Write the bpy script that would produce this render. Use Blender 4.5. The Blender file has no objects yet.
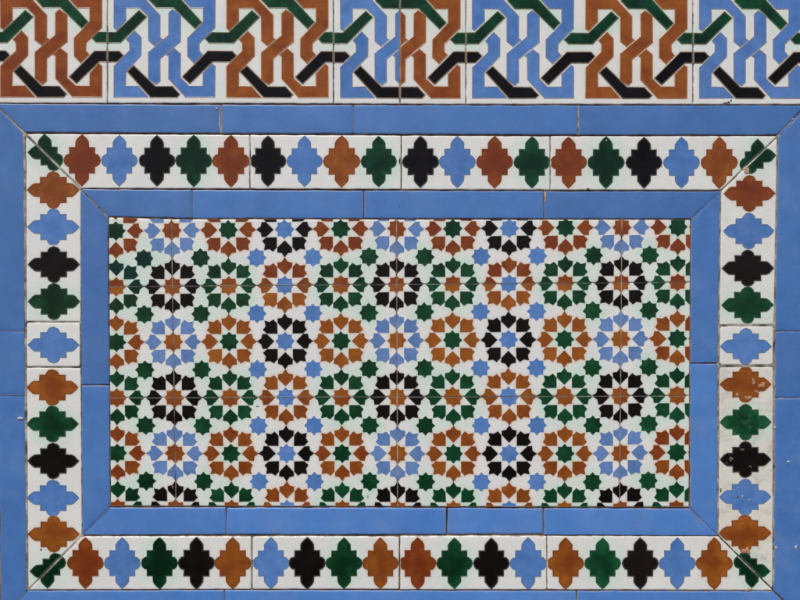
import bpy, math, random
import numpy as np
from mathutils import Vector, noise as mnoise

random.seed(11)
S = bpy.context.scene
COL = S.collection

# ------------------------------------------------------------------ camera
# wall plane is y = 0 (facing -Y); 1 photo pixel is about 1.25 mm on the wall
D = 0.90
TH = math.atan(0.0158)                     # camera looks very slightly down
MM = 0.00125
F = D / (math.cos(TH) * MM)
CZ = 1.0 + D * math.tan(TH)
cam_data = bpy.data.cameras.new('camera')
cam = bpy.data.objects.new('camera', cam_data); COL.objects.link(cam)
cam.location = (0, -D, CZ)
cam.rotation_euler = (math.pi / 2 - TH, 0, 0)
cam_data.sensor_fit = 'HORIZONTAL'
cam_data.sensor_width = 36
cam_data.lens = 36 * F / 800
cam_data.clip_start = 0.01
cam_data.clip_end = 200
S.camera = cam

# ------------------------------------------------------------------ world, sun, exposure
SUN_EL = math.radians(52)
SUN_AZ = math.radians(205)                 # clockwise from +Y : in front of the wall, to the left
w = bpy.data.worlds.new('World'); S.world = w; w.use_nodes = True
nt = w.node_tree; bg = nt.nodes['Background']
sky = nt.nodes.new('ShaderNodeTexSky'); sky.sky_type = 'NISHITA'
sky.sun_disc = False
sky.sun_elevation = SUN_EL; sky.sun_rotation = SUN_AZ
sky.air_density = 0.6; sky.dust_density = 1.2; sky.ozone_density = 0.4
nt.links.new(sky.outputs[0], bg.inputs[0]); bg.inputs[1].default_value = 0.05
sd = bpy.data.lights.new('sun', 'SUN'); sd.energy = 2.0; sd.angle = math.radians(28)
sd.color = (1.0, 0.95, 0.88)
sun = bpy.data.objects.new('sun', sd); COL.objects.link(sun)
dirv = Vector((math.sin(SUN_AZ) * math.cos(SUN_EL), math.cos(SUN_AZ) * math.cos(SUN_EL), math.sin(SUN_EL)))
sun.rotation_euler = dirv.to_track_quat('Z', 'Y').to_euler()
sun.location = (-1, -2, 3)
S.view_settings.view_transform = 'Standard'
S.view_settings.look = 'None'
S.view_settings.gamma = 1
S.view_settings.exposure = 0.84

# ------------------------------------------------------------------ wall coordinates
def wall(p):
    """measured point -> (X, Z) metres on the wall plane"""
    a = (p[0] - 400) / F; b = (300 - p[1]) / F
    t = D / (math.cos(TH) + math.sin(TH) * b)
    return (t * a, CZ + t * (-math.sin(TH) + math.cos(TH) * b))

# ------------------------------------------------------------------ materials
def ramp(nt, src, lo, hi):
    n = nt.nodes.new('ShaderNodeMapRange'); n.inputs[1].default_value = lo; n.inputs[2].default_value = hi
    nt.links.new(src, n.inputs[0]); return n.outputs[0]
def math_n(nt, op, a, b):
    n = nt.nodes.new('ShaderNodeMath'); n.operation = op
    for i, v in enumerate((a, b)):
        if isinstance(v, (int, float)): n.inputs[i].default_value = v
        else: nt.links.new(v, n.inputs[i])
    return n.outputs[0]
def mixc(nt, fac, a, b, mode='MIX'):
    n = nt.nodes.new('ShaderNodeMix'); n.data_type = 'RGBA'; n.blend_type = mode
    for i, v in ((0, fac), (6, a), (7, b)):
        if isinstance(v, (int, float)): n.inputs[i].default_value = v
        elif isinstance(v, tuple): n.inputs[i].default_value = (*v, 1)
        else: nt.links.new(v, n.inputs[i])
    return n.outputs[2]
def noise_n(nt, vec, scale, detail=3, rough=0.55):
    n = nt.nodes.new('ShaderNodeTexNoise'); n.inputs['Scale'].default_value = scale
    n.inputs['Detail'].default_value = detail; n.inputs['Roughness'].default_value = rough
    nt.links.new(vec, n.inputs['Vector']); return n.outputs['Fac']
def attr_n(nt, name):
    n = nt.nodes.new('ShaderNodeAttribute'); n.attribute_name = name; return n
def basemat(name):
    m = bpy.data.materials.new(name); m.use_nodes = True
    nt = m.node_tree; b = nt.nodes['Principled BSDF']
    g = nt.nodes.new('ShaderNodeNewGeometry')
    return m, nt, b, g.outputs['Position']

def glaze(name, a, b, pool, rim, dust, rough=0.13, mott=0.22, edge=0.06, thick=0.0, spec=0.24):
    """coloured tin glaze; object colour carries (tone, brightness, wear)"""
    m, nt, bs, pos = basemat(name)
    oi = nt.nodes.new('ShaderNodeObjectInfo')
    sep = nt.nodes.new('ShaderNodeSeparateColor'); nt.links.new(oi.outputs['Color'], sep.inputs[0])
    n1 = noise_n(nt, pos, 45, 3); n2 = noise_n(nt, pos, 110, 4, 0.5); n3 = noise_n(nt, pos, 700, 4, 0.7)
    tone = math_n(nt, 'ADD', sep.outputs[0], math_n(nt, 'MULTIPLY', math_n(nt, 'SUBTRACT', n1, 0.5), 1.6))
    n_cl = nt.nodes.new('ShaderNodeClamp'); nt.links.new(tone, n_cl.inputs[0])
    c = mixc(nt, n_cl.outputs[0], a, b)
    br = math_n(nt, 'ADD', math_n(nt, 'MULTIPLY', sep.outputs[1], 0.8),
                math_n(nt, 'ADD', math_n(nt, 'MULTIPLY', n2, mott * 2), 0.6 - mott))
    vm = nt.nodes.new('ShaderNodeVectorMath'); vm.operation = 'SCALE'
    nt.links.new(c, vm.inputs[0]); nt.links.new(br, vm.inputs['Scale'])
    c = vm.outputs[0]
    if thick:      # glaze lies thicker in the middle of the cell, so its colour is deeper there
        tc = nt.nodes.new('ShaderNodeTexCoord'); ln = nt.nodes.new('ShaderNodeVectorMath'); ln.operation = 'LENGTH'
        nt.links.new(tc.outputs['Object'], ln.inputs[0])
        dd = math_n(nt, 'ADD', ln.outputs['Value'], math_n(nt, 'MULTIPLY', math_n(nt, 'SUBTRACT', n1, 0.5), 0.04))
        c = mixc(nt, math_n(nt, 'MULTIPLY', ramp(nt, dd, 0.027, 0.004), thick), c, pool)
    pl = attr_n(nt, 'pool').outputs['Fac']; rm = attr_n(nt, 'rim').outputs['Fac']
    c = mixc(nt, math_n(nt, 'MULTIPLY', pl, 0.65), c, pool)
    rfac = math_n(nt, 'MULTIPLY', rm, ramp(nt, n3, 0.25, 0.6))
    c = mixc(nt, rfac, c, rim)
    # worn, chalky places, where the object's wear says so
    thr = math_n(nt, 'SUBTRACT', 0.75, math_n(nt, 'MULTIPLY', sep.outputs[2], 0.35))
    wn = noise_n(nt, pos, 95, 6, 0.65)
    wf = nt.nodes.new('ShaderNodeMapRange'); nt.links.new(wn, wf.inputs[0])
    nt.links.new(thr, wf.inputs[1]); nt.links.new(math_n(nt, 'ADD', thr, edge), wf.inputs[2])
    wfac = math_n(nt, 'MULTIPLY', wf.outputs[0], math_n(nt, 'MINIMUM', math_n(nt, 'MULTIPLY', sep.outputs[2], 2.0), 0.8))
    c = mixc(nt, wfac, c, dust)
    nt.links.new(c, bs.inputs['Base Color'])
    r = math_n(nt, 'ADD', rough, math_n(nt, 'ADD', math_n(nt, 'MULTIPLY', n2, 0.15), math_n(nt, 'MULTIPLY', wfac, 0.4)))
    nt.links.new(r, bs.inputs['Roughness'])
    bs.inputs['IOR'].default_value = 1.5; bs.inputs['Specular IOR Level'].default_value = spec
    bp = nt.nodes.new('ShaderNodeBump'); bp.inputs['Strength'].default_value = 0.25; bp.inputs['Distance'].default_value = 0.0008
    nt.links.new(math_n(nt, 'ADD', n2, math_n(nt, 'MULTIPLY', n3, 0.25)), bp.inputs['Height'])
    nt.links.new(bp.outputs[0], bs.inputs['Normal'])
    return m

TAN = (0.46, 0.30, 0.19)
DUST = (0.50, 0.36, 0.28)
M = {}
def family(suffix, rims):
    M['blue' + suffix] = glaze('blue_glaze' + suffix, (0.062, 0.165, 0.44), (0.125, 0.250, 0.56), (0.06, 0.14, 0.34), rims[0], (0.3, 0.4, 0.6), thick=0.12 if suffix == '_border' else 0.05)
    M['orange' + suffix] = glaze('orange_glaze' + suffix, (0.20, 0.040, 0.011), (0.36, 0.115, 0.017), (0.12, 0.024, 0.008), rims[1], DUST, thick=0.45 if suffix == '_border' else 0.18)
    M['green' + suffix] = glaze('green_glaze' + suffix, (0.003, 0.022, 0.009), (0.011, 0.095, 0.036), (0.003, 0.018, 0.009), rims[2], (0.055, 0.19, 0.125), edge=0.3, thick=0.75 if suffix == '_border' else 0.3)
    M['black' + suffix] = glaze('black_glaze' + suffix, (0.0050, 0.0042, 0.0042), (0.013, 0.009, 0.009), (0.004, 0.004, 0.004), rims[3], (0.16, 0.13, 0.10), mott=0.15, spec=0.14)
family('', [(0.45, 0.50, 0.62), (0.60, 0.36, 0.22), (0.22, 0.34, 0.26), (0.20, 0.17, 0.14)])          # mosaic
M['teal'] = glaze('teal_green_glaze', (0.002, 0.020, 0.017), (0.004, 0.05, 0.04), (0.002, 0.018, 0.016), (0.20, 0.36, 0.32), (0.055, 0.19, 0.15), edge=0.3)
M['blue_pale'] = glaze('pale_blue_glaze', (0.085, 0.180, 0.42), (0.16, 0.265, 0.52), (0.10, 0.16, 0.34), (0.45, 0.50, 0.62), (0.3, 0.4, 0.6))
family('_border', [(0.20, 0.24, 0.28), (0.20, 0.10, 0.05), (0.10, 0.15, 0.11), (0.13, 0.13, 0.115)])
family('_frieze', [(0.42, 0.33, 0.27), (0.48, 0.29, 0.17), (0.34, 0.33, 0.22), (0.46, 0.35, 0.25)])

def white_glaze():
    m, nt, bs, pos = basemat('white_glaze')
    oi = nt.nodes.new('ShaderNodeObjectInfo')
    sep = nt.nodes.new('ShaderNodeSeparateColor'); nt.links.new(oi.outputs['Color'], sep.inputs[0])
    n1 = noise_n(nt, pos, 18, 4); n2 = noise_n(nt, pos, 190, 4); n3 = noise_n(nt, pos, 900, 3)
    c = mixc(nt, ramp(nt, n1, 0.3, 0.7), (0.74, 0.745, 0.735), (0.80, 0.795, 0.765))
    c = mixc(nt, math_n(nt, 'MULTIPLY', sep.outputs[0], ramp(nt, n2, 0.2, 0.8)), c, (0.66, 0.60, 0.45))
    a = attr_n(nt, 'bleed'); sb = nt.nodes.new('ShaderNodeSeparateColor'); nt.links.new(a.outputs['Color'], sb.inputs[0])
    gfac = math_n(nt, 'MULTIPLY', sb.outputs[0], ramp(nt, noise_n(nt, pos, 34, 4), 0.28, 0.66))
    c = mixc(nt, gfac, c, (0.46, 0.72, 0.58))
    c = mixc(nt, math_n(nt, 'MULTIPLY', sb.outputs[1], 0.55), c, (0.72, 0.50, 0.36))
    c = mixc(nt, math_n(nt, 'MULTIPLY', sb.outputs[2], 0.5), c, (0.50, 0.50, 0.52))
    # grime, where the tile is an old stained one
    c = mixc(nt, math_n(nt, 'MULTIPLY', math_n(nt, 'MULTIPLY', sep.outputs[0], 0.8), ramp(nt, noise_n(nt, pos, 48, 6, 0.7), 0.50, 0.70)), c, (0.36, 0.32, 0.25))
    # brown worn edges and dirt specks
    rm = attr_n(nt, 'rim').outputs['Fac']
    c = mixc(nt, math_n(nt, 'MULTIPLY', rm, ramp(nt, noise_n(nt, pos, 140, 5), 0.42, 0.62)), c, (0.30, 0.22, 0.15))
    sp = ramp(nt, noise_n(nt, pos, 420, 2, 0.4), 0.765, 0.80)
    c = mixc(nt, math_n(nt, 'MULTIPLY', sp, math_n(nt, 'ADD', 0.25, sep.outputs[0])), c, (0.12, 0.10, 0.08))
    nt.links.new(c, bs.inputs['Base Color'])
    nt.links.new(math_n(nt, 'ADD', 0.22, math_n(nt, 'MULTIPLY', n2, 0.2)), bs.inputs['Roughness'])
    bp = nt.nodes.new('ShaderNodeBump'); bp.inputs['Strength'].default_value = 0.22; bp.inputs['Distance'].default_value = 0.0008
    nt.links.new(math_n(nt, 'ADD', n2, math_n(nt, 'MULTIPLY', n3, 0.2)), bp.inputs['Height'])
    nt.links.new(bp.outputs[0], bs.inputs['Normal'])
    return m
M['white'] = white_glaze()

def strip_glaze():
    m, nt, bs, pos = basemat('blue_strip_glaze')
    oi = nt.nodes.new('ShaderNodeObjectInfo')
    sep = nt.nodes.new('ShaderNodeSeparateColor'); nt.links.new(oi.outputs['Color'], sep.inputs[0])
    n1 = noise_n(nt, pos, 9, 4); n2 = noise_n(nt, pos, 40, 6, 0.62); n3 = noise_n(nt, pos, 300, 4, 0.65)
    c = mixc(nt, ramp(nt, n1, 0.3, 0.7), (0.056, 0.160, 0.43), (0.078, 0.195, 0.48))
    br = math_n(nt, 'ADD', math_n(nt, 'ADD', math_n(nt, 'MULTIPLY', sep.outputs[1], 0.5), 0.75),
                math_n(nt, 'ADD', math_n(nt, 'MULTIPLY', math_n(nt, 'SUBTRACT', n2, 0.5), 0.40), math_n(nt, 'MULTIPLY', math_n(nt, 'SUBTRACT', n3, 0.5), 0.16)))
    vm = nt.nodes.new('ShaderNodeVectorMath'); vm.operation = 'SCALE'
    nt.links.new(c, vm.inputs[0]); nt.links.new(br, vm.inputs['Scale']); c = vm.outputs[0]
    # thin chalky coat; on the right-hand strips it also paints in pale sheen
    film_sheen = ramp(nt, noise_n(nt, pos, 22, 6, 0.7), 0.48, 0.75)
    c = mixc(nt, math_n(nt, 'MULTIPLY', film_sheen, math_n(nt, 'ADD', 0.08, math_n(nt, 'MULTIPLY', sep.outputs[2], 0.5))), c, (0.22, 0.30, 0.50))
    rm = attr_n(nt, 'rim').outputs['Fac']
    c = mixc(nt, math_n(nt, 'MULTIPLY', rm, ramp(nt, noise_n(nt, pos, 150, 5), 0.40, 0.58)), c, (0.34, 0.25, 0.19))
    spk = ramp(nt, noise_n(nt, pos, 330, 2, 0.4), 0.775, 0.80)
    c = mixc(nt, math_n(nt, 'MULTIPLY', spk, math_n(nt, 'ADD', 0.1, math_n(nt, 'MULTIPLY', sep.outputs[2], 0.9))), c, (0.45, 0.46, 0.50))
    nt.links.new(c, bs.inputs['Base Color'])
    nt.links.new(math_n(nt, 'ADD', 0.24, math_n(nt, 'MULTIPLY', n2, 0.2)), bs.inputs['Roughness'])
    bp = nt.nodes.new('ShaderNodeBump'); bp.inputs['Strength'].default_value = 0.25; bp.inputs['Distance'].default_value = 0.001
    nt.links.new(math_n(nt, 'ADD', n2, math_n(nt, 'MULTIPLY', n3, 0.3)), bp.inputs['Height'])
    nt.links.new(bp.outputs[0], bs.inputs['Normal'])
    return m
M['strip'] = strip_glaze()

def rough_mat(name, a, b, scale, bump=0.6):
    m, nt, bs, pos = basemat(name)
    n1 = noise_n(nt, pos, scale, 6, 0.65)
    c = mixc(nt, ramp(nt, n1, 0.38, 0.62), a, b)
    nt.links.new(c, bs.inputs['Base Color']); bs.inputs['Roughness'].default_value = 0.9
    bp = nt.nodes.new('ShaderNodeBump'); bp.inputs['Strength'].default_value = bump; bp.inputs['Distance'].default_value = 0.0015
    nt.links.new(noise_n(nt, pos, 900, 5, 0.7), bp.inputs['Height']); nt.links.new(bp.outputs[0], bs.inputs['Normal'])
    return m
M['mortar'] = rough_mat('mortar', (0.05, 0.038, 0.03), (0.30, 0.22, 0.16), 28)
M['grout'] = rough_mat('pale_grout', (0.06, 0.05, 0.04), (0.50, 0.45, 0.38), 45)
M['tinted'] = rough_mat('tinted_grout', (0.065, 0.155, 0.38), (0.14, 0.20, 0.36), 120, 0.3)
M['scuff'] = rough_mat('scuffed_glaze', (0.30, 0.13, 0.06), (0.60, 0.38, 0.26), 420)
M['scuff_dark'] = rough_mat('scuffed_dark_glaze', (0.05, 0.04, 0.03), (0.30, 0.22, 0.16), 420)
M['smear'] = rough_mat('mortar_smear', (0.38, 0.36, 0.34), (0.62, 0.60, 0.57), 300)
M['clay'] = rough_mat('bare_clay', (0.42, 0.26, 0.17), (0.62, 0.47, 0.35), 300)
M['dirt'] = rough_mat('dark_chip', (0.03, 0.025, 0.02), (0.10, 0.08, 0.06), 300)

# ------------------------------------------------------------------ geometry helpers (2D, in measured pixels)
def lerp(a, b, t): return (a[0] + (b[0] - a[0]) * t, a[1] + (b[1] - a[1]) * t)
def bil(q, s, t):   # q = top-left, top-right, bottom-right, bottom-left
    return lerp(lerp(q[0], q[1], s), lerp(q[3], q[2], s), t)
def area(p):
    return 0.5 * sum(p[i][0] * p[(i + 1) % len(p)][1] - p[(i + 1) % len(p)][0] * p[i][1] for i in range(len(p)))
def clip(poly, conv):
    """Sutherland-Hodgman against a convex polygon"""
    if area(conv) < 0: conv = conv[::-1]
    out = poly
    for i in range(len(conv)):
        a, b = conv[i], conv[(i + 1) % len(conv)]
        nx, ny = -(b[1] - a[1]), b[0] - a[0]
        sd_ = lambda p: (p[0] - a[0]) * nx + (p[1] - a[1]) * ny
        res = []
        for j in range(len(out)):
            p, q = out[j], out[(j + 1) % len(out)]
            dp, dq = sd_(p), sd_(q)
            if dp >= 0: res.append(p)
            if (dp >= 0) != (dq >= 0): res.append(lerp(p, q, dp / (dp - dq)))
        out = res
        if not out: return []
    cl = []
    for p in out:
        if not cl or math.hypot(p[0] - cl[-1][0], p[1] - cl[-1][1]) > 0.45: cl.append(p)
    if len(cl) > 1 and math.hypot(cl[0][0] - cl[-1][0], cl[0][1] - cl[-1][1]) < 0.45: cl.pop()
    return cl if len(cl) >= 3 else []
def offset(p, d):
    """inset by d (negative: outwards); p in any order"""
    n = len(p); sg = 1 if area(p) > 0 else -1; res = []
    for i in range(n):
        a, b, c = p[i - 1], p[i], p[(i + 1) % n]
        e1 = (b[0] - a[0], b[1] - a[1]); e2 = (c[0] - b[0], c[1] - b[1])
        l1 = math.hypot(*e1) or 1; l2 = math.hypot(*e2) or 1
        n1 = (-e1[1] / l1 * sg, e1[0] / l1 * sg); n2 = (-e2[1] / l2 * sg, e2[0] / l2 * sg)
        m = (n1[0] + n2[0], n1[1] + n2[1]); k = m[0] * n1[0] + m[1] * n1[1]
        if k < 0.6: k = 0.6 if k > 0 else 1e9
        res.append((b[0] + m[0] * d / k, b[1] + m[1] * d / k))
    return res
def inset_quad(q, d): return offset(q, d)

def link(name, verts, faces, mat, parent=None, attrs=None, origin=None, smooth=True):
    """verts are (px, py, height in mm); the object's origin is put at its middle on the wall"""
    W = []
    for x, y, h in verts:
        X, Z = wall((x, y)); W.append((X, -h * 0.001, Z))
    if origin is None:
        a = np.array(W); origin = ((a[:, 0].min() + a[:, 0].max()) / 2, 0.0, (a[:, 2].min() + a[:, 2].max()) / 2)
    me = bpy.data.meshes.new(name)
    me.from_pydata([(v[0] - origin[0], v[1] - origin[1], v[2] - origin[2]) for v in W], [], faces)
    for an, (typ, vals) in (attrs or {}).items():
        at = me.attributes.new(an, typ, 'POINT')
        if typ == 'FLOAT': at.data.foreach_set('value', vals)
        else: at.data.foreach_set('color', np.array(vals, dtype=np.float32).ravel())
    me.materials.append(mat)
    if smooth:
        me.polygons.foreach_set('use_smooth', [True] * len(me.polygons))
    me.update()
    o = bpy.data.objects.new(name, me); COL.objects.link(o)
    if parent is not None:
        o.parent = parent
        o.location = Vector(origin) - Vector(parent['_o'])
    else:
        o.location = origin
    o['_o'] = origin
    return o

def tag(o, label, cat, group=None):
    o['label'] = label; o['category'] = cat
    if group: o['group'] = group

def thing(name, quad, label, cat, group):
    o = bpy.data.objects.new(name, None); COL.objects.link(o)
    c = bil(quad, 0.5, 0.5); X, Z = wall(c)
    o.empty_display_size = 0.03
    o.location = (X, 0, Z); o['_o'] = (X, 0.0, Z)
    tag(o, label, cat, group)
    return o

def seat(o, rnd, amt=1.0):
    """hand setting: each tile sits a little proud or sunk and a hair out of true"""
    o.location.y -= rnd.uniform(-0.35, 0.35) * 0.001 * amt
    o.rotation_euler = (rnd.uniform(-1, 1) * 0.0028 * amt, 0, rnd.uniform(-1, 1) * 0.0014 * amt)

def lines(n_px, step):
    e = [0, 0.35, 0.8, 1.5]
    mid = max(2, int((n_px - 3) / step))
    ts = e + [1.5 + (n_px - 3) * k / mid for k in range(1, mid)] + [n_px - v for v in reversed(e)]
    return ts

def tile_body(name, quad, mat, parent, step=6, r=1.0, pieces=(), seed=0, wob=0.22):
    """glazed slab: pillowed edges, rounded corners, slightly wavy sides"""
    wpx = (math.dist(quad[0], quad[1]) + math.dist(quad[3], quad[2])) / 2
    hpx = (math.dist(quad[0], quad[3]) + math.dist(quad[1], quad[2])) / 2
    xs, ys = lines(wpx, step), lines(hpx, step)
    nx, ny = len(xs), len(ys)
    V, rim = [], []
    for j, yv in enumerate(ys):
        for i, xv in enumerate(xs):
            x, y = xv, yv
            dx, dy = min(x, wpx - x), min(y, hpx - y)
            d = min(dx, dy)
            if dx < r and dy < r:
                px, py = r - dx, r - dy
                L = math.hypot(px, py); k = max(px, py) / L if L else 1
                ndx, ndy = r - px * k, r - py * k
                x = ndx if xv < wpx / 2 else wpx - ndx
                y = ndy if yv < hpx / 2 else hpx - ndy
            p = bil(quad, x / wpx, y / hpx)
            if d < 3:
                f = (1 - d / 3)
                p = (p[0] + mnoise.noise((p[0] * 0.09, p[1] * 0.09, seed)) * wob * 2 * f,
                     p[1] + mnoise.noise((p[0] * 0.09, p[1] * 0.09, seed + 50)) * wob * 2 * f)
            h = -0.5 * max(0.0, 1 - d / 1.2) ** 2 + 0.10 * mnoise.noise((p[0] * 0.03, p[1] * 0.03, seed + 9))
            V.append((p[0], p[1], h)); rim.append(max(0.0, 1 - d / 0.8))
    Fc = [(j * nx + i, (j + 1) * nx + i, (j + 1) * nx + i + 1, j * nx + i + 1) for j in range(ny - 1) for i in range(nx - 1)]
    ring = list(range(nx)) + [j * nx + nx - 1 for j in range(1, ny)] + [(ny - 1) * nx + i for i in range(nx - 2, -1, -1)] + [j * nx for j in range(ny - 2, 0, -1)]
    b0 = len(V)
    for k in ring:
        V.append((V[k][0], V[k][1], -8.0)); rim.append(1.0)
    n = len(ring)
    for k in range(n):
        Fc.append((ring[k], ring[(k + 1) % n], b0 + (k + 1) % n, b0 + k))
    attrs = {'rim': ('FLOAT', rim)}
    if pieces:
        P = np.array([(v[0], v[1]) for v in V]); B = np.zeros((len(V), 4)); B[:, 3] = 1
        for col, poly in pieces:
            ch, rad, pw = {'green': (0, 12.0, 1.1), 'teal': (0, 24.0, 0.7), 'orange': (1, 3.0, 1.0), 'black': (2, 2.2, 1.0)}.get(col, (None, 0, 0))
            if ch is None: continue
            c = np.mean(poly, axis=0); R = max(math.dist(c, q) for q in poly) + rad
            idx = np.nonzero((np.abs(P[:, 0] - c[0]) < R) & (np.abs(P[:, 1] - c[1]) < R))[0]
            if not len(idx): continue
            Q = P[idx]; dm = np.full(len(idx), 1e9)
            for k in range(len(poly)):
                a = np.array(poly[k]); b = np.array(poly[(k + 1) % len(poly)]); e = b - a
                t = np.clip(((Q - a) @ e) / max(e @ e, 1e-9), 0, 1)
                dm = np.minimum(dm, np.linalg.norm(Q - a - t[:, None] * e, axis=1))
            val = np.clip(1 - dm / rad, 0, 1) ** pw
            B[idx, ch] = np.maximum(B[idx, ch], val)
        B[:, 0] *= 0.7
        attrs['bleed'] = ('FLOAT_COLOR', B)
    return link(name, V, Fc, mat, parent, attrs)

def piece(name, poly, mat, parent, tone, bright, wear=0.0, out=0.35, ridge=0.32, inn=0.95, rw=0.3, rv2=0.1):
    """a glazed cell between raised ridges: skirt, crest, pooled glaze, inner field"""
    A = abs(area(poly)); Pm = sum(math.dist(poly[i], poly[(i + 1) % len(poly)]) for i in range(len(poly)))
    if A < 1.5: return None
    small = 0.8
    while len(poly) > 4:      # merge tiny edges so that the inset cannot fold over
        L = [math.dist(poly[i], poly[(i + 1) % len(poly)]) for i in range(len(poly))]
        i = min(range(len(L)), key=L.__getitem__)
        if L[i] > small: break
        j = (i + 1) % len(poly); mid = lerp(poly[i], poly[j], 0.5)
        poly = [mid if a == i else p for a, p in enumerate(poly) if a != j]
    k = min(1.0, 0.55 * A / Pm / inn)
    for _ in range(6):
        ins = offset(poly, inn * k)
        if all((ins[(i + 1) % len(poly)][0] - ins[i][0]) * (poly[(i + 1) % len(poly)][0] - poly[i][0]) +
               (ins[(i + 1) % len(poly)][1] - ins[i][1]) * (poly[(i + 1) % len(poly)][1] - poly[i][1]) > 0 for i in range(len(poly))): break
        k *= 0.7
    rings = [(offset(poly, -out * k), 0.02, 1.0, 0.0), (offset(poly, -0.03 * k), 0.16 + ridge * 0.5 * k, 0.7, 0.5),
             (offset(poly, rw * k), 0.16, rv2, 1.0), (offset(poly, inn * k), 0.15, 0.0, 0.0)]
    V, Fc, rim, pool = [], [], [], []
    n = len(poly)
    for pts, h, rv, pv in rings:
        for p in pts:
            V.append((p[0], p[1], h)); rim.append(rv); pool.append(pv)
    flip = area(poly) > 0
    for a in range(len(rings) - 1):
        for i in range(n):
            j = (i + 1) % n
            f = (a * n + i, a * n + j, (a + 1) * n + j, (a + 1) * n + i)
            Fc.append(f[::-1] if flip else f)
    last = tuple(range((len(rings) - 1) * n, len(rings) * n))
    Fc.append(last[::-1] if flip else last)
    o = link(name, V, Fc, mat, parent, {'rim': ('FLOAT', rim), 'pool': ('FLOAT', pool)}, smooth=False)
    o.color = (tone, bright, wear, 1)
    return o

def blob(name, x, y, rx, ry, mat, parent, h=0.6, seed=0, n=14, rough=0.35, base=-0.9):
    """small lump or scar with an uneven outline"""
    V, Fc = [], []
    rings = [(1.0, base), (0.85, h * 0.6), (0.45, h)]
    for f, hh in rings:
        for i in range(n):
            a = 2 * math.pi * i / n
            k = 1 + rough * 2 * mnoise.noise((math.cos(a) * 1.3 + seed * 7.1, math.sin(a) * 1.3, seed * 3.3))
            V.append((x + math.cos(a) * rx * f * k, y + math.sin(a) * ry * f * k, hh))
    for a in range(2):
        for i in range(n):
            j = (i + 1) % n
            Fc.append((a * n + i, (a + 1) * n + i, (a + 1) * n + j, a * n + j))
    Fc.append(tuple(reversed(range(2 * n, 3 * n))))
    return link(name, V, Fc, mat, parent)

# ------------------------------------------------------------------ the wall the tiles are set in
def rect_sheet(name, x0, y0, x1, y1, h, mat):
    pts = [(x0, y0), (x1, y0), (x1, y1), (x0, y1)]
    V = [(*p, h) for p in pts] + [(*p, h - 60) for p in pts]
    Fc = [(0, 3, 2, 1), (4, 5, 6, 7)] + [(i, (i + 1) % 4, 4 + (i + 1) % 4, 4 + i) for i in range(4)]
    return link(name, V, Fc, mat, smooth=False)
o = rect_sheet('wall', -420, -260, 1220, 860, -2.2, M['mortar']); o['kind'] = 'structure'

# pale grout pressed into some joints, nearly flush
def grout_line(pts, wd, h):
    V, Fc = [], []
    for i in range(len(pts) - 1):
        a, b = pts[i], pts[i + 1]; L = math.dist(a, b)
        nx, ny = -(b[1] - a[1]) / L, (b[0] - a[0]) / L
        m = max(2, int(L / 4)); base = len(V)
        for k in range(m + 1):
            p = lerp(a, b, k / m); hh = h + 0.35 * mnoise.noise((p[0] * 0.05, p[1] * 0.05, 3.3))
            for sgn in (-1, 1):
                V.append((p[0] + nx * wd * sgn, p[1] + ny * wd * sgn, hh))
        for k in range(m):
            f = (base + 2 * k, base + 2 * k + 1, base + 2 * k + 3, base + 2 * k + 2)
            Fc.append(f)
    return V, Fc
GV, GF = [], []
for pts, wd, h in [
    ([(-3, 104.5), (25, 133.5)], 1.2, -0.5), ([(25, 133.5), (81, 189), (108, 217)], 1.2, -0.25),
    ([(804, 110), (778, 136), (721, 191), (691, 219)], 1.2, -0.45),
    ([(28, 590), (82, 535.5), (110, 507)], 1.2, -0.45),
    ([(691, 508), (718, 536)], 1.2, -0.6),
    ([(171.2, 218), (173.4, 300), (175, 400), (176, 506)], 1.0, -0.35),
    ([(396.4, 219), (396.9, 285), (397.3, 397), (397.5, 506)], 1.0, -0.3),
    ([(621.8, 219), (621.4, 300), (620.6, 400), (619.5, 506)], 1.0, -0.4),
    ([(109, 286.8), (285, 285.2), (397, 284.7), (690, 282.3)], 1.0, -0.6),
    ([(110, 398), (397, 396.2), (690, 396)], 1.0, -0.6),
    ([(107.5, -8), (107.5, 103)], 1.2, -0.5), ([(333.6, -8), (333.6, 104)], 1.2, -0.9),
    ([(400, -8), (400, 104)], 1.1, -0.3), ([(466, -8), (466, 104)], 1.1, -0.7),
    ([(221, 105), (221, 133)], 1.3, -0.2), ([(578, 105), (578, 135)], 1.3, -0.3),
    ([(24, 134), (25.3, 330), (27, 590)], 1.4, -0.5),
    ([(720, 192), (718, 360), (717.6, 536)], 1.3, -0.6), ([(777, 137), (774.4, 330), (773.6, 590)], 1.3, -0.7),
    ([(26, 322), (81, 322)], 1.3, -0.6), ([(26, 367.5), (81, 368)], 1.3, -0.7),
    ([(719, 325.5), (774, 325)], 1.4, -0.5), ([(719, 366), (774, 365.5)], 1.4, -0.5),
    ([(252, 535.5), (252, 590)], 1.5, -0.6),
]:
    v, f = grout_line(pts, wd, h); b0 = len(GV); GV += v; GF += [tuple(i + b0 for i in q) for q in f]
g = link('grout', GV, GF, M['grout'], smooth=False); g['kind'] = 'structure'
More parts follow.
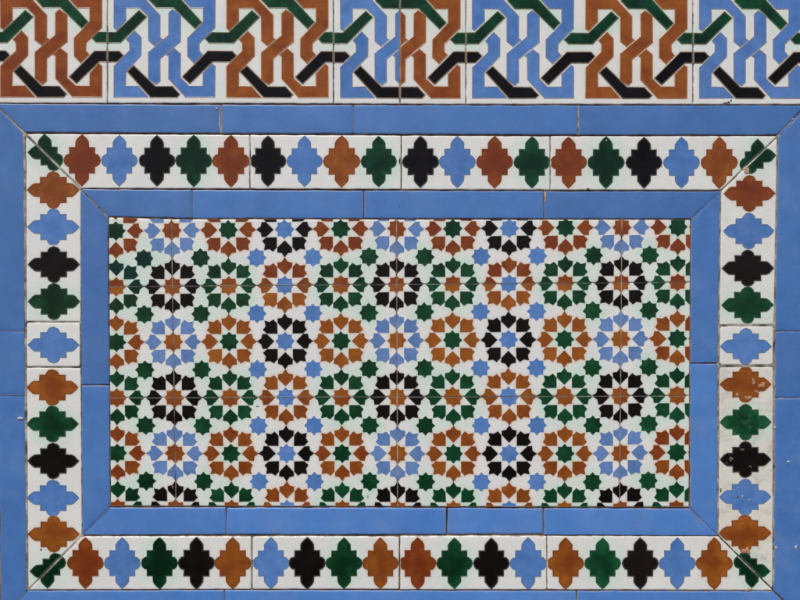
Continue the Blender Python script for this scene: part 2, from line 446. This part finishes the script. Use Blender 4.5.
# joints wiped over with tinted grout, almost lost between the blue strips
BV, BF = [], []
for pts, wd, h in [([(803, 111), (779.5, 134.5)], 0.75, 0.03), ([(719.5, 192.5), (692, 218.5)], 0.75, 0.03), ([(691.5, 509.5), (716.5, 534.5)], 0.75, 0.03),
                   ([(26, 591.5), (4, 614)], 0.8, 0.03), ([(109.5, 508), (83.5, 534)], 0.8, 0.03),
                   ([(-2, 331), (23.5, 331)], 0.75, -0.02), ([(-2, 394.5), (24, 394.5)], 0.75, -0.02), ([(776.5, 398), (803, 398)], 0.75, 0.0), ([(776.5, 331.5), (803, 331.5)], 0.6, -0.05),
                   ([(224, 591.5), (224, 617)], 0.75, 0.0), ([(191.5, 190.5), (191.5, 217)], 0.55, -0.12), ([(353, 106), (353, 132.5)], 0.6, -0.12)]:
    v, f = grout_line(pts, wd, h); b0 = len(BV); BV += v; BF += [tuple(i + b0 for i in q) for q in f]
g = link('tinted_grout', BV, BF, M['tinted'], smooth=False); g['kind'] = 'structure'

# ------------------------------------------------------------------ plain blue strip tiles
rnd = random.Random(5)
GAP = 0.5
def strip(quad, label, group, bright=0.5, wear=0.1, r=0.9, seed=None, gap=GAP):  # wear sets the chalky coat, painted sheen included, and the specks
    q = inset_quad(quad, gap)
    sd_ = rnd.uniform(0, 90) if seed is None else seed
    o = tile_body('blue_strip_tile', q, M['strip'], None, step=7, r=r, seed=sd_, wob=0.36)
    tag(o, label, 'strip tile', group)
    o.color = (0.5, bright, wear, 1)
    seat(o, rnd)
    return o

G1 = 'blue strip tiles of the outer frame'
G2 = 'blue strip tiles of the inner frame'
def ytop(x): return 103.6 + 1.5 * min(1, max(0, x / 500))      # lower edge of the frieze
def yb(x): return 132.6 + 2.6 * min(1, max(0, x / 600))        # lower edge of the outer top strip
s_t1 = strip([(-4.5, ytop(0)), (221, ytop(221)), (221, yb(221)), (24.5, yb(0))], 'long blue strip between the frieze and the white border, mitred at its left end', G1, 0.42)
s_t2 = strip([(221, ytop(221)), (353, ytop(353)), (353, yb(353)), (221, yb(221))], 'blue strip under the frieze with a white mortar smear at its left joint', G1, 0.58)
s_t3 = strip([(353, ytop(353)), (578, ytop(578)), (578, yb(578)), (353, yb(353))], 'blue strip under the middle of the frieze, below the cut half tiles', G1, 0.62, 0.15)
s_t4 = strip([(578, ytop(578)), (806, ytop(800)), (778, yb(770)), (578, yb(578))], 'blue strip under the frieze mitred at its right end', G1, 0.42)
s_l1 = strip([(-4.5, 104), (24, 133.5), (25.2, 331), (-3, 331)], 'tall blue strip at the left edge beside four stars, mitred at its top', G1, 0.36, 0.1)
s_l2 = strip([(-3, 331), (25.2, 331), (25.6, 394.5), (-2.4, 394.5)], 'short blue strip at the left edge beside the small tile with one blue star', G1, 0.5, 0.1)
s_l3 = strip([(-2.4, 394.5), (25.6, 394.5), (27, 590.5), (1, 617)], 'blue strip at the lower left edge with a mortar drip near its top', G1, 0.62, 0.4)
s_r1 = strip([(778, 136), (806, 108), (804, 331.5), (775, 331.5)], 'tall blue strip at the right edge mitred at its top, pale sheen painted in', G1, 0.55, 0.75)  # chalky coat doubles as its pale reflection, painted into the colour
s_r2 = strip([(775, 331.5), (804, 331.5), (803.5, 398), (774.6, 398)], 'short blue strip at the right edge beside the chipped orange star', G1, 0.46, 0.2)
s_r3 = strip([(774.6, 398), (803.5, 398), (803, 619), (773.5, 590.5)], 'blue strip at the lower right edge flecked with white specks', G1, 0.66, 0.9)
s_b1 = strip([(27.5, 590.5), (224, 590), (224, 618), (0, 618)], 'blue strip along the bottom edge below the left corner of the white border', G1, 1.05, 0.55)
s_b2 = strip([(224, 590), (577, 590.8), (577, 619), (224, 618)], 'longest blue strip along the bottom edge, ending at a dark joint', G1, 1.18, 0.6)
s_b3 = strip([(577, 590.8), (773, 591), (801, 619), (577, 619)], 'blue strip at the bottom right mitred at its right end', G1, 1.05, 0.55)

def it(x): return 189.0 + 2.3 * min(1, max(0, (x - 80) / 560))     # top of the inner top strip
def ib(x): return 217.0 + 1.6 * min(1, max(0, (x - 108) / 70)) + 0.6 * max(0, (x - 108) / 582)
strip([(80.5, it(80)), (191.5, it(191)), (191.5, ib(191)), (108.2, ib(108))], 'short blue strip above the mosaic panel mitred at its left end', G2, 0.46)
strip([(191.5, it(191)), (364, it(364)), (364, ib(364)), (191.5, ib(191))], 'blue strip above the mosaic panel between two thin joints, left of the middle', G2, 0.7, 0.2)
s_i3 = strip([(364, it(364)), (544, it(544)), (544, ib(544)), (364, ib(364))], 'blue strip above the mosaic panel ending in a smear of mortar at its right joint', G2, 0.68, 0.2)
strip([(544, it(544)), (720.5, it(720)), (691, ib(690)), (544, ib(544))], 'blue strip above the mosaic panel mitred at its right end', G2, 0.42)
strip([(80.5, 189.5), (108.2, 217.2), (109.6, 385), (81.2, 385)], 'tall blue strip left of the mosaic panel, mitred at its top', G2, 0.42)
strip([(81.2, 385), (109.6, 385), (110.4, 507), (82.3, 535.2)], 'blue strip left of the mosaic panel, mitred at its lower end', G2, 0.68, 0.25)
strip([(691, 219.3), (720.3, 191.5), (718, 363.5), (690, 363.5)], 'tall blue strip right of the mosaic panel, mitred at its top', G2, 0.62, 0.6, r=2.0)  # part of its pale reflection is painted in with the chalky coat
strip([(690, 363.5), (718, 363.5), (717.6, 536), (690, 508)], 'blue strip right of the mosaic panel, mitred at its lower end', G2, 1.0, 0.6, r=1.6)
strip([(110.4, 507.2), (226, 507.3), (226, 534.8), (82.3, 535.3)], 'blue strip below the mosaic panel mitred at its left end', G2, 1.0, 0.5)
strip([(226, 507.3), (447, 507.6), (447, 534.6), (226, 534.8)], 'longest blue strip below the mosaic panel, left of the middle', G2, 1.18, 0.6)
strip([(447, 507.6), (543.6, 507.8), (543.6, 534.6), (447, 534.6)], 'shortest blue strip below the mosaic panel, beside a wide dark joint', G2, 1.18, 0.6, gap=0.75)
strip([(543.6, 507.8), (690, 508.2), (717.8, 536), (543.6, 535.6)], 'blue strip below the mosaic panel mitred at its right end', G2, 1.12, 0.55, gap=0.75)

# ------------------------------------------------------------------ white border tiles with coloured stars
half = [(0, -25.8), (2.4, -23.6), (4.8, -21.2), (6.5, -18.6), (6.7, -12.9), (12.6, -12.9), (12.6, -6.5), (15.2, -5.7), (17.3, -3.4), (18.2, 0)]
q2 = [(x, -y) for x, y in half[::-1]][1:]
right = half + q2
STAR = right + [(-x, y) for x, y in right[::-1]][1:-1]
TONE = {'redbrown': ('orange', 0.08), 'orange': ('orange', 0.62), 'blue': ('blue', 0.5), 'black': ('black', 0.3),
        'green': ('green', 0.45), 'darkgreen': ('green', 0.1), 'palegreen': ('green', 0.95), 'brownblack': ('black', 0.9)}
G3 = 'white border tiles with coloured stars'
def border_tile(quad, stars, label, horiz=True, r=1.0, yellow=0.1, gap=0.42, seed=0):
    q = inset_quad(quad, gap)
    t = thing('border_tile', quad, label, 'border tile', G3)
    inner = inset_quad(q, 0.75)
    polys = []
    for st in stars:
        x, y, c = st[:3]; wear = st[3] if len(st) > 3 else 0.0; hz = st[4] if len(st) > 4 else horiz
        pts = [(x + (a if hz else b), y + (b if hz else a)) for a, b in STAR]
        # hand-made: the outline is never quite regular
        k = 1 + rnd.uniform(-0.012, 0.012)
        pts = [(x + (p[0] - x) * k + rnd.uniform(-.22, .22), y + (p[1] - y) * k + rnd.uniform(-.22, .22)) for p in pts]
        pts = clip(pts, inner)
        if pts: polys.append((c, pts, wear))
    b = tile_body('tile_body', q, M['white'], t, step=2.2, r=r, pieces=[(TONE[c][0], p) for c, p, _ in polys], seed=seed)
    b.color = (yellow, 0.5, 0, 1)
    for c, p, wear in polys:
        fam, tn = TONE[c]
        if abs(area(p)) > 3:
            piece('star', p, M[fam + '_border'], t, tn + rnd.uniform(-.1, .1), 0.5 + rnd.uniform(-.07, .07), wear, out=0.4, ridge=0.35, inn=1.15, rw=0.55, rv2=0.45)
    seat(t, rnd)
    return t

def wt(x): return 133.6 + 2.4 * min(1, max(0, x / 600))
def wb(x): return 188.2 + 2.2 * min(1, max(0, x / 600))
yc = lambda x: 160.0 + 2.6 * min(1, x / 620)
def row(xs, cs, yf): return [(x, yf(x), c) for x, c in zip(xs, cs)]
border_tile([(25.5, wt(25)), (250, wt(250)), (250, wb(250)), (81.5, wb(80))],
    [(44.5, 160, 'darkgreen')] + row([82, 119.3, 157, 193.7, 231], ['redbrown', 'blue', 'black', 'darkgreen', 'redbrown'], yc),
    'white top border tile with a mitred left end, ending in a red brown star', seed=1)
border_tile([(250, wt(250)), (401.3, wt(400)), (401.3, wb(400)), (250, wb(250))],
    row([268, 304.5, 341.7, 378.8], ['black', 'blue', 'orange', 'green'], yc) + [(416.8, 161.5, 'black')],
    'white top border tile with black, blue, orange and green stars', seed=2)
border_tile([(401.3, wt(400)), (550.3, wt(550)), (550.3, wb(550)), (401.3, wb(400))],
    row([420.6, 457.4, 494.7, 532], ['black', 'blue', 'redbrown', 'green'], yc),
    'white top border tile with black, blue, red brown and bright green stars', seed=3)
tr = border_tile([(550.3, wt(550)), (777.5, wt(777)), (720.8, wb(720)), (550.3, wb(550))],
    row([568.6, 606, 644, 681.6, 719.3], ['redbrown', 'darkgreen', 'black', 'blue', 'orange'], yc) + [(757.6, 164.3, 'darkgreen')],
    'white top border tile with a mitred right end, starting with a red brown star', yellow=0.2, seed=4)
lx = lambda y: 53.2
border_tile([(25.5, 134.5), (81, 189), (81, 322), (26, 321.8)],
    [(53.5, 152.5, 'darkgreen')] + [(53.2, 190, 'orange'), (53.3, 227, 'blue'), (53.8, 264.5, 'black'), (54, 301.5, 'darkgreen')],
    'white left border tile above the small blue star tile, mitred at its top', False, yellow=0.12, seed=5)
border_tile([(26, 321.8), (81, 322), (81, 367.6), (26, 367.4)], [(53.5, 345, 'blue')],
    'small nearly square white tile with one blue star in the left border', False, r=2.0, gap=0.9, yellow=0.12, seed=6)
border_tile([(26, 367.4), (81, 367.6), (82.2, 535), (28, 589.8)],
    [(52.3, 387.5, 'orange'), (52.4, 424, 'green'), (53.2, 461, 'black'), (53, 498, 'blue'), (53.6, 534.2, 'orange'), (55.6, 571.3, 'darkgreen')],
    'white left border tile below the small blue star tile, mitred at its lower end', False, seed=7)
border_tile([(777.3, 137.2), (774.6, 325.2), (719.4, 325.4), (721, 190.8)][::1] if False else [(721, 190.8), (777.3, 137.2), (774.6, 325.2), (719.4, 325.4)],
    [(750.5, 155.6, 'green', 0.2), (749.5, 193.5, 'redbrown', 0.1), (748.8, 231, 'blue'), (748, 268.2, 'brownblack'), (747.6, 305, 'green', 0.45)],
    'white right border tile above the small blue star tile, with a streaked green star', False, r=1.6, yellow=0.22, seed=8)
border_tile([(719.4, 325.4), (774.6, 325.2), (774.2, 365.8), (718.8, 366)], [(745.8, 346.3, 'blue')],
    'small white tile with rounded corners and one blue star in the right border', False, r=3.0, gap=1.0, yellow=0.2, seed=9)
rb = border_tile([(718.8, 366), (774.2, 365.8), (773, 590), (718, 536)],
    [(745.6, 384.5, 'orange', 0.2), (745.6, 422.3, 'palegreen', 0.7), (745.4, 459.5, 'black', 0.4), (745.2, 497, 'blue', 0.15), (744.9, 533.2, 'orange', 0.3), (744, 571, 'green', 0.4)],
    'yellowed white right border tile with worn, chipped orange, green and black stars', False, r=2.6, gap=0.9, yellow=0.7, seed=10)
yq = lambda x: 562.8 + 0.8 * x / 700
B0, B1 = 535.8, 590.0
bl = border_tile([(82.3, B0), (252, B0), (252, B1), (28.3, B1)],
    [(47.6, 562.3, 'darkgreen')] + row([85.6, 122.4, 159.6, 196.6, 232.8], ['redbrown', 'blue', 'darkgreen', 'black', 'orange'], yq),
    'white bottom border tile with a mitred left end, ending in an orange star', seed=11, r=1.6, gap=0.8)
border_tile([(252, B0), (399.8, B0), (399.8, B1), (252, B1)],
    row([270.9, 307.2, 344, 380.4], ['blue', 'black', 'green', 'orange'], yq),
    'white bottom border tile with blue, black, green and orange stars', seed=12, r=1.8, gap=0.8)
border_tile([(399.8, B0), (547, B0), (547, B1), (399.8, B1)],
    row([417.7, 454.4, 491.3, 528.2], ['redbrown', 'green', 'black', 'blue'], yq),
    'white bottom border tile with red brown, green, black and blue stars', seed=13)
border_tile([(547, B0), (718, B0), (773, B1 + .6), (547, B1)],
    row([565.6, 602.6, 640.3, 677.3, 714.4], ['orange', 'palegreen', 'brownblack', 'blue', 'orange'], yq) + [(752, 562.3, 'darkgreen', 0.3)],
    'white bottom border tile with a mitred right end, starting with an orange star', seed=14)

# ------------------------------------------------------------------ mosaic panel
G4 = 'mosaic tiles of eight petalled rosettes'
PETAL = [(0, 11.0), (7.25, 18.3), (7.4, 22.8), (3.0, 23.7), (0, 27.9), (-3.0, 23.7), (-7.4, 22.8), (-7.25, 18.3)]
def rot(p, a):
    c, s = math.cos(a), math.sin(a); return (p[0] * c - p[1] * s, p[0] * s + p[1] * c)
S8 = []
for k in range(16):
    a = math.pi * k / 8
    rr = 9.6 if k % 2 == 0 else 7.35
    S8.append((rr * math.cos(a), rr * math.sin(a)))
ROS = {(0, 0): ('orange', 'black'), (0, 1): ('orange', 'blue'), (1, 0): ('orange', 'green'), (1, 1): ('green', 'orange'),
       (2, 0): ('blue', 'orange'), (2, 1): ('blue', 'black'), (3, 0): ('orange', 'green'), (3, 1): ('green', 'orange')}
SM = ['green', 'blue', 'blue', 'green']
JX = [(108.4, 110.5), (171.2, 176.0), (396.4, 397.5), (621.9, 619.5), (690.8, 689.2)]       # x at top, x at bottom
NU = [-63.5, 0, 224, 448, 516.5]
JY = [(217.4, 219.4), (286.9, 282.2), (398.0, 395.8), (506.3, 507.3)]                       # y at left, y at right
NV = [-68.0, 0, 112, 221.5]
def jpt(ci, rj):
    # crossing of vertical joint ci and horizontal joint rj
    x = sum(JX[ci]) / 2; y = 300
    for _ in range(4):
        y = JY[rj][0] + (JY[rj][1] - JY[rj][0]) * (x - 108) / 582
        if rj == 0: y = 217.0 + 1.9 * min(1, (x - 108) / 63) + 0.6 * (x - 108) / 582
        x = JX[ci][0] + (JX[ci][1] - JX[ci][0]) * (y - 217) / 290
    return (x, y)
# tone of the orange glaze per tile: upper row redder, others ochre
OT = [[0.02, 0.12, 0.10, 0.02], [0.50, 0.66, 0.72, 0.45], [0.28, 0.35, 0.50, 0.22]]
GT = [[0.15, 0.32, 0.34, 0.50], [0.38, 0.46, 0.58, 0.52], [0.28, 0.42, 0.52, 0.72]]
PL = [['narrow mosaic tile in the top left corner of the panel with very dark green pieces',
       'cut mosaic tile in the top row left of the middle joint',
       'cut mosaic tile in the top row, right of the middle joint',
       'narrow mosaic tile in the top right corner of the panel'],
      ['narrow mosaic tile at the left edge, in the middle row',
       'whole mosaic tile in the middle row, left of the middle joint',
       'whole mosaic tile in the middle row, right of the middle joint',
       'narrow mosaic tile at the right edge, in the middle row'],
      ['narrow mosaic tile in the bottom left corner of the panel',
       'mosaic tile in the bottom row, left of the middle joint',
       'mosaic tile in the bottom row, right of the middle joint',
       'narrow mosaic tile in the bottom right corner of the panel']]
mosaic = {}
for rj in range(3):
    for ci in range(4):
        quad = [jpt(ci, rj), jpt(ci + 1, rj), jpt(ci + 1, rj + 1), jpt(ci, rj + 1)]
        u0, u1 = NU[ci], NU[ci + 1]
        # the narrow rows follow the joint they hang from, so their motif keeps its own size
        v0, v1 = NV[rj], NV[rj + 1]
        if rj == 0:
            vl = -(quad[3][1] - quad[0][1]); vr = -(quad[2][1] - quad[1][1])
        q = inset_quad(quad, 0.36)
        inner = inset_quad(q, 0.1)
        ou, ov = rnd.uniform(-0.8, 0.8), rnd.uniform(-0.7, 0.7)      # the motif never quite meets its neighbour's
        def pm(u, v):
            u += ou; v += ov
            s = (u - u0) / (u1 - u0)
            if rj == 0:
                a = lerp(quad[3], quad[2], s)
                t = v / (vl + (vr - vl) * s)
                return lerp(a, lerp(quad[0], quad[1], s), t)
            return bil(quad, s, (v - v0) / (v1 - v0))
        t = thing('mosaic_tile', quad, PL[rj][ci], 'mosaic tile', G4)
        mosaic[(rj, ci)] = t
        todo = []   # (kind, colour, poly, rosette key)
        def jit(p, a=0.24): return (p[0] + rnd.uniform(-a, a), p[1] + rnd.uniform(-a, a))
        for i in range(-3, 12):
            for j in range(-2, 6):
                cu, cv = 56 * i, 56 * j
                if u0 - 40 < cu < u1 + 40 and v0 - 40 < cv < v1 + 40:
                    sc, pc = ROS[(i % 4, j % 2)]
                    pp = clip([jit(pm(cu + a, cv + b)) for a, b in S8], inner)
                    todo.append(('rosette', sc, pp, (i, j)))
                    for k in range(8):
                        stretch = 1.0 if k % 2 == 0 else 1.04
                        pp = clip([jit(pm(cu + a, cv + b)) for a, b in (rot((x, y * stretch if y > 20 else y), math.pi * k / 4) for x, y in PETAL)], inner)
                        todo.append(('petal', pc, pp, (i, j)))
                su, sv = cu + 28, cv + 28
                if u0 - 12 < su < u1 + 12 and v0 - 12 < sv < v1 + 12:
                    pp = clip([jit(pm(su + a, sv + b)) for a, b in S8], inner)
                    todo.append(('small_star', SM[i % 4], pp, None))
        todo = [x for x in todo if x[2] and abs(area(x[2])) > 1.6]
        if (rj, ci) == (0, 0):      # in this tile the lower green pieces fired to a dark teal that bled into the white
            todo = [(k, 'teal' if c == 'green' and sum(v[1] for v in p) / len(p) > 243 else c, p, key) for k, c, p, key in todo]
        b = tile_body('tile_body', q, M['white'], t, step=1.6, r=0.5, pieces=[(c, p) for _, c, p, _ in todo], seed=20 + rj * 4 + ci, wob=0.12)
        b.color = (0.03, 0.5, 0, 1)
        def paint(kind, c, p, parent):
            tone = {'orange': OT[rj][ci], 'green': GT[rj][ci], 'blue': 0.55, 'black': 0.3, 'teal': 0.3}[c]
            if c == 'orange' and kind == 'rosette': tone += 0.18
            if c == 'blue' and kind == 'petal': c = 'blue_pale'
            return piece(kind, p, M[c], parent, tone + rnd.uniform(-.13, .13), 0.5 + rnd.uniform(-.10, .10),
                         max(0, rnd.uniform(-0.25, 0.18)), out=0.22, ridge=0.22, inn=0.75)
        roots = {}
        for kind, c, p, key in todo:
            if kind == 'rosette': roots[key] = paint(kind, c, p, t)
            elif kind == 'small_star': paint(kind, c, p, t)
        for kind, c, p, key in todo:
            if kind == 'petal': paint(kind, c, p, roots.get(key) or t)
        seat(t, rnd, 0.6)

# ------------------------------------------------------------------ frieze of interlaced straps
G5 = 'interlaced strap tiles of the top frieze'
A_ = [(-50.5, 50.2), (-50.5, 19.3), (-34.8, 3.7), (-34.8, -3.9), (-38.0, -7.6), (-29.6, -16.0), (-23.2, -9.3), (-23.2, 8.6), (-31.3, 17.0), (-38.8, 25.2), (-38.8, 39), (-26.4, 39), (-16.2, 50.2)]
C_ = [(9.6, 1.4), (15.9, 6.6), (15.9, 30.8), (24.3, 39), (38.8, 39), (38.8, 26.2), (47.8, 17.0), (50.5, 19.3), (50.5, 50.2), (21.6, 50.2), (4.5, 31.6), (4.5, 9.4), (1.9, 7.7)]
D_ = [(-16, 32.3), (-16, 5.5), (4.5, -11.6), (4.5, -34), (8.3, -37.4), (16, -32.3), (16, -5.5), (-4.5, 11.6), (-4.5, 34), (-8.3, 37.4)]
K_ = [(-37.2, 24.6), (-30.6, 18.3), (-9.3, 39.2), (8.0, 39.2), (15.6, 47.4), (12.6, 50.4), (-13.8, 50.4)]
BK = [(18, 30), (25.4, 36.8), (48.3, 15), (65.5, 15), (72.2, 8.6), (67.8, 4.0), (43.8, 4.0)]     # from one motif into the next on its right
neg = lambda P: [(-x, -y) for x, y in P]
FT = [  # x0, x1, [(cx, colour)], label
    (-118, 107.5, [(-62, 'blue'), (51.2, 'redbrown')], 'interlace tile at the left end of the frieze with brown straps'),
    (107.5, 333.6, [(164.5, 'blue'), (277.5, 'orange')], 'frieze tile with blue straps then brown ones, touching the narrow cut blue one'),
    (333.6, 400, [(391, 'blue')], 'narrow cut frieze tile with only blue straps, left of the middle joint'),
    (400, 466, [(409.5, 'orange')], 'narrow cut frieze tile with only brown straps, right of the middle joint'),
    (466, 693.2, [(523, 'blue'), (636.4, 'orange')], 'frieze tile with blue straps then brown ones, touching the narrow cut brown one'),
    (693.2, 920, [(750, 'blue'), (863, 'orange')], 'interlace tile at the right end of the frieze with blue straps'),
]
ftile = []
for n, (x0, x1, mots, label) in enumerate(FT):
    yb0, yb1 = ytop(x0) - 0.4, ytop(x1) - 0.4
    quad = [(x0, yb0 - 112), (x1, yb1 - 112), (x1, yb1), (x0, yb0)]
    q = inset_quad(quad, 0.5)
    inner = inset_quad(q, 0.2)
    t = thing('frieze_tile', quad, label, 'frieze tile', G5); ftile.append(t)
    todo = []
    for cx, c in mots:
        cy = yb0 + (yb1 - yb0) * (cx - x0) / (x1 - x0) - 56.6
        put = lambda P, dx=0: clip([(cx + x + dx + rnd.uniform(-.2, .2), cy + y + rnd.uniform(-.2, .2)) for x, y in P], inner)
        for P in (A_, neg(A_), C_, neg(C_), D_):
            todo.append(('strap', c, put(P)))
        todo.append(('band', 'black', put(K_))); todo.append(('band', 'darkgreen', put(neg(K_))))
        todo.append(('band', 'black', put(BK))); todo.append(('band', 'darkgreen', put(neg(BK))))
        if cx == mots[0][0]: todo.append(('band', 'black', put(BK, -113)))
        if cx == mots[-1][0]: todo.append(('band', 'darkgreen', put(neg(BK), 113)))
        if len(mots) == 2 and cx == mots[1][0]:
            todo = [z for z in todo if z[2]]
    # inside one tile the green band of the right motif already reaches the left one
    todo = [z for z in todo if z[2] and abs(area(z[2])) > 3]
    b = tile_body('tile_body', q, M['white'], t, step=2.2, r=0.8, pieces=[(TONE[c][0], p) for _, c, p in todo], seed=40 + n)
    b.color = (0.12, 0.5, 0, 1)
    for kind, c, p in todo:
        fam, tn = TONE[c]
        if c == 'darkgreen': tn = 0.25
        if c == 'orange': tn = 0.45
        if c == 'redbrown': tn = 0.28
        piece(kind, p, M[fam + '_frieze'], t, tn + rnd.uniform(-.18, .18), 0.5 + rnd.uniform(-.08, .08), max(0, rnd.uniform(-.3, .12)), out=0.6, ridge=0.3, inn=0.9, rw=0.4, rv2=0.35)
    seat(t, rnd)

# ------------------------------------------------------------------ scars, drips and chips, each on its tile
blob('mortar_drip', 20.3, 418.6, 2.9, 1.7, M['smear'], s_l3, 1.3, 1)
blob('mortar_drip', 216.5, 108.8, 1.6, 1.3, M['smear'], s_t2, 0.7, 2)
blob('mortar_smear', 219.8, 121, 0.45, 11, M['smear'], s_t2, 0.15, 3)
blob('mortar_smear', 545, 197.2, 1.3, 5.2, M['clay'], s_i3, 0.3, 4, rough=0.5)
blob('mortar_speck', 776.0, 548.0, 1.2, 2.0, M['smear'], s_r3, 0.35, 5)
blob('mortar_speck', 796.0, 547.2, 1.4, 1.9, M['smear'], s_r3, 0.35, 6)
blob('mortar_speck', 788.5, 461.5, 2.2, 1.0, M['smear'], s_r3, 0.2, 7)
blob('mortar_speck', 775.3, 427.6, 1.1, 1.0, M['smear'], s_r3, 0.35, 8)
blob('mortar_speck', 781.5, 398.8, 2.4, 0.5, M['smear'], s_r2, 0.2, 9)
blob('mortar_speck', 792.8, 119.2, 1.2, 0.8, M['smear'], s_r1, 0.25, 10)
blob('chip', 588.3, 189.2, 2.1, 1.3, M['dirt'], tr, 0.06, 11)
blob('chip', 727.5, 102.6, 3.4, 0.9, M['dirt'], ftile[5], 0.06, 12, rough=0.6)
blob('chip', 731.2, 100.6, 0.9, 1.6, M['dirt'], ftile[5], 0.1, 13)
blob('chip', 746.5, 169.6, 4.0, 4.4, M['clay'], tr, 0.25, 14)
blob('chip', 737.4, 497.2, 1.3, 1.3, M['dirt'], rb, 0.35, 15)
blob('chip', 742.3, 496.4, 0.6, 1.6, M['smear'], rb, 0.35, 16)
blob('chip', 720.8, 490.2, 0.9, 2.4, M['dirt'], rb, 0.1, 17)
blob('chip', 747.0, 551.0, 4.2, 3.8, M['scuff'], rb, 0.30, 18, rough=0.6)
blob('chip', 748.4, 589.4, 2.6, 1.6, M['clay'], rb, 0.2, 19)
blob('chip', 606.4, 140.4, 1.0, 0.9, M['smear'], tr, 0.5, 20)

for x, y, rx, ry, sd_ in [(753.8, 381.5, 2.2, 3.6, 31), (762.0, 385.5, 4.2, 3.6, 32), (747.5, 397.5, 5.0, 2.6, 33), (757.5, 391.5, 3.0, 1.8, 34), (737.0, 394.5, 3.0, 1.4, 35),
                           (731.0, 459.5, 2.4, 2.6, 36), (727.0, 462.5, 1.2, 1.0, 37), (742.5, 449.5, 2.2, 1.4, 60), (751, 467, 2.6, 1.6, 61)]:
    blob('chip', x, y, rx, ry, M['scuff_dark'] if y > 440 else M['scuff'], rb, 0.2, sd_, rough=0.7, n=18)
blob('scuff', 749.0, 499.5, 1.6, 0.8, M['smear'], rb, 0.22, 38, rough=0.6)
blob('mortar_speck', 770.5, 470.0, 0.8, 0.8, M['clay'], rb, 0.2, 39)
blob('chip', 205.5, 228.0, 0.8, 0.6, M['dirt'], mosaic[(0, 1)], 0.2, 40)
blob('chip', 257.5, 406.5, 2.0, 0.7, M['dirt'], mosaic[(2, 1)], 0.12, 41, rough=0.6)
blob('chip', 368.0, 497.0, 0.7, 1.6, M['dirt'], mosaic[(2, 1)], 0.2, 42)
blob('chip', 172.6, 487.0, 0.8, 2.0, M['clay'], mosaic[(2, 0)], 0.2, 43)
blob('chip', 41.0, 549.4, 0.7, 0.7, M['dirt'], bl, 0.3, 44)
blob('chip', 399.5, 206.8, 0.8, 0.6, M['dirt'], s_i3, 0.15, 45)
# drop the bookkeeping property
for o in bpy.data.objects:
    if '_o' in o: del o['_o']
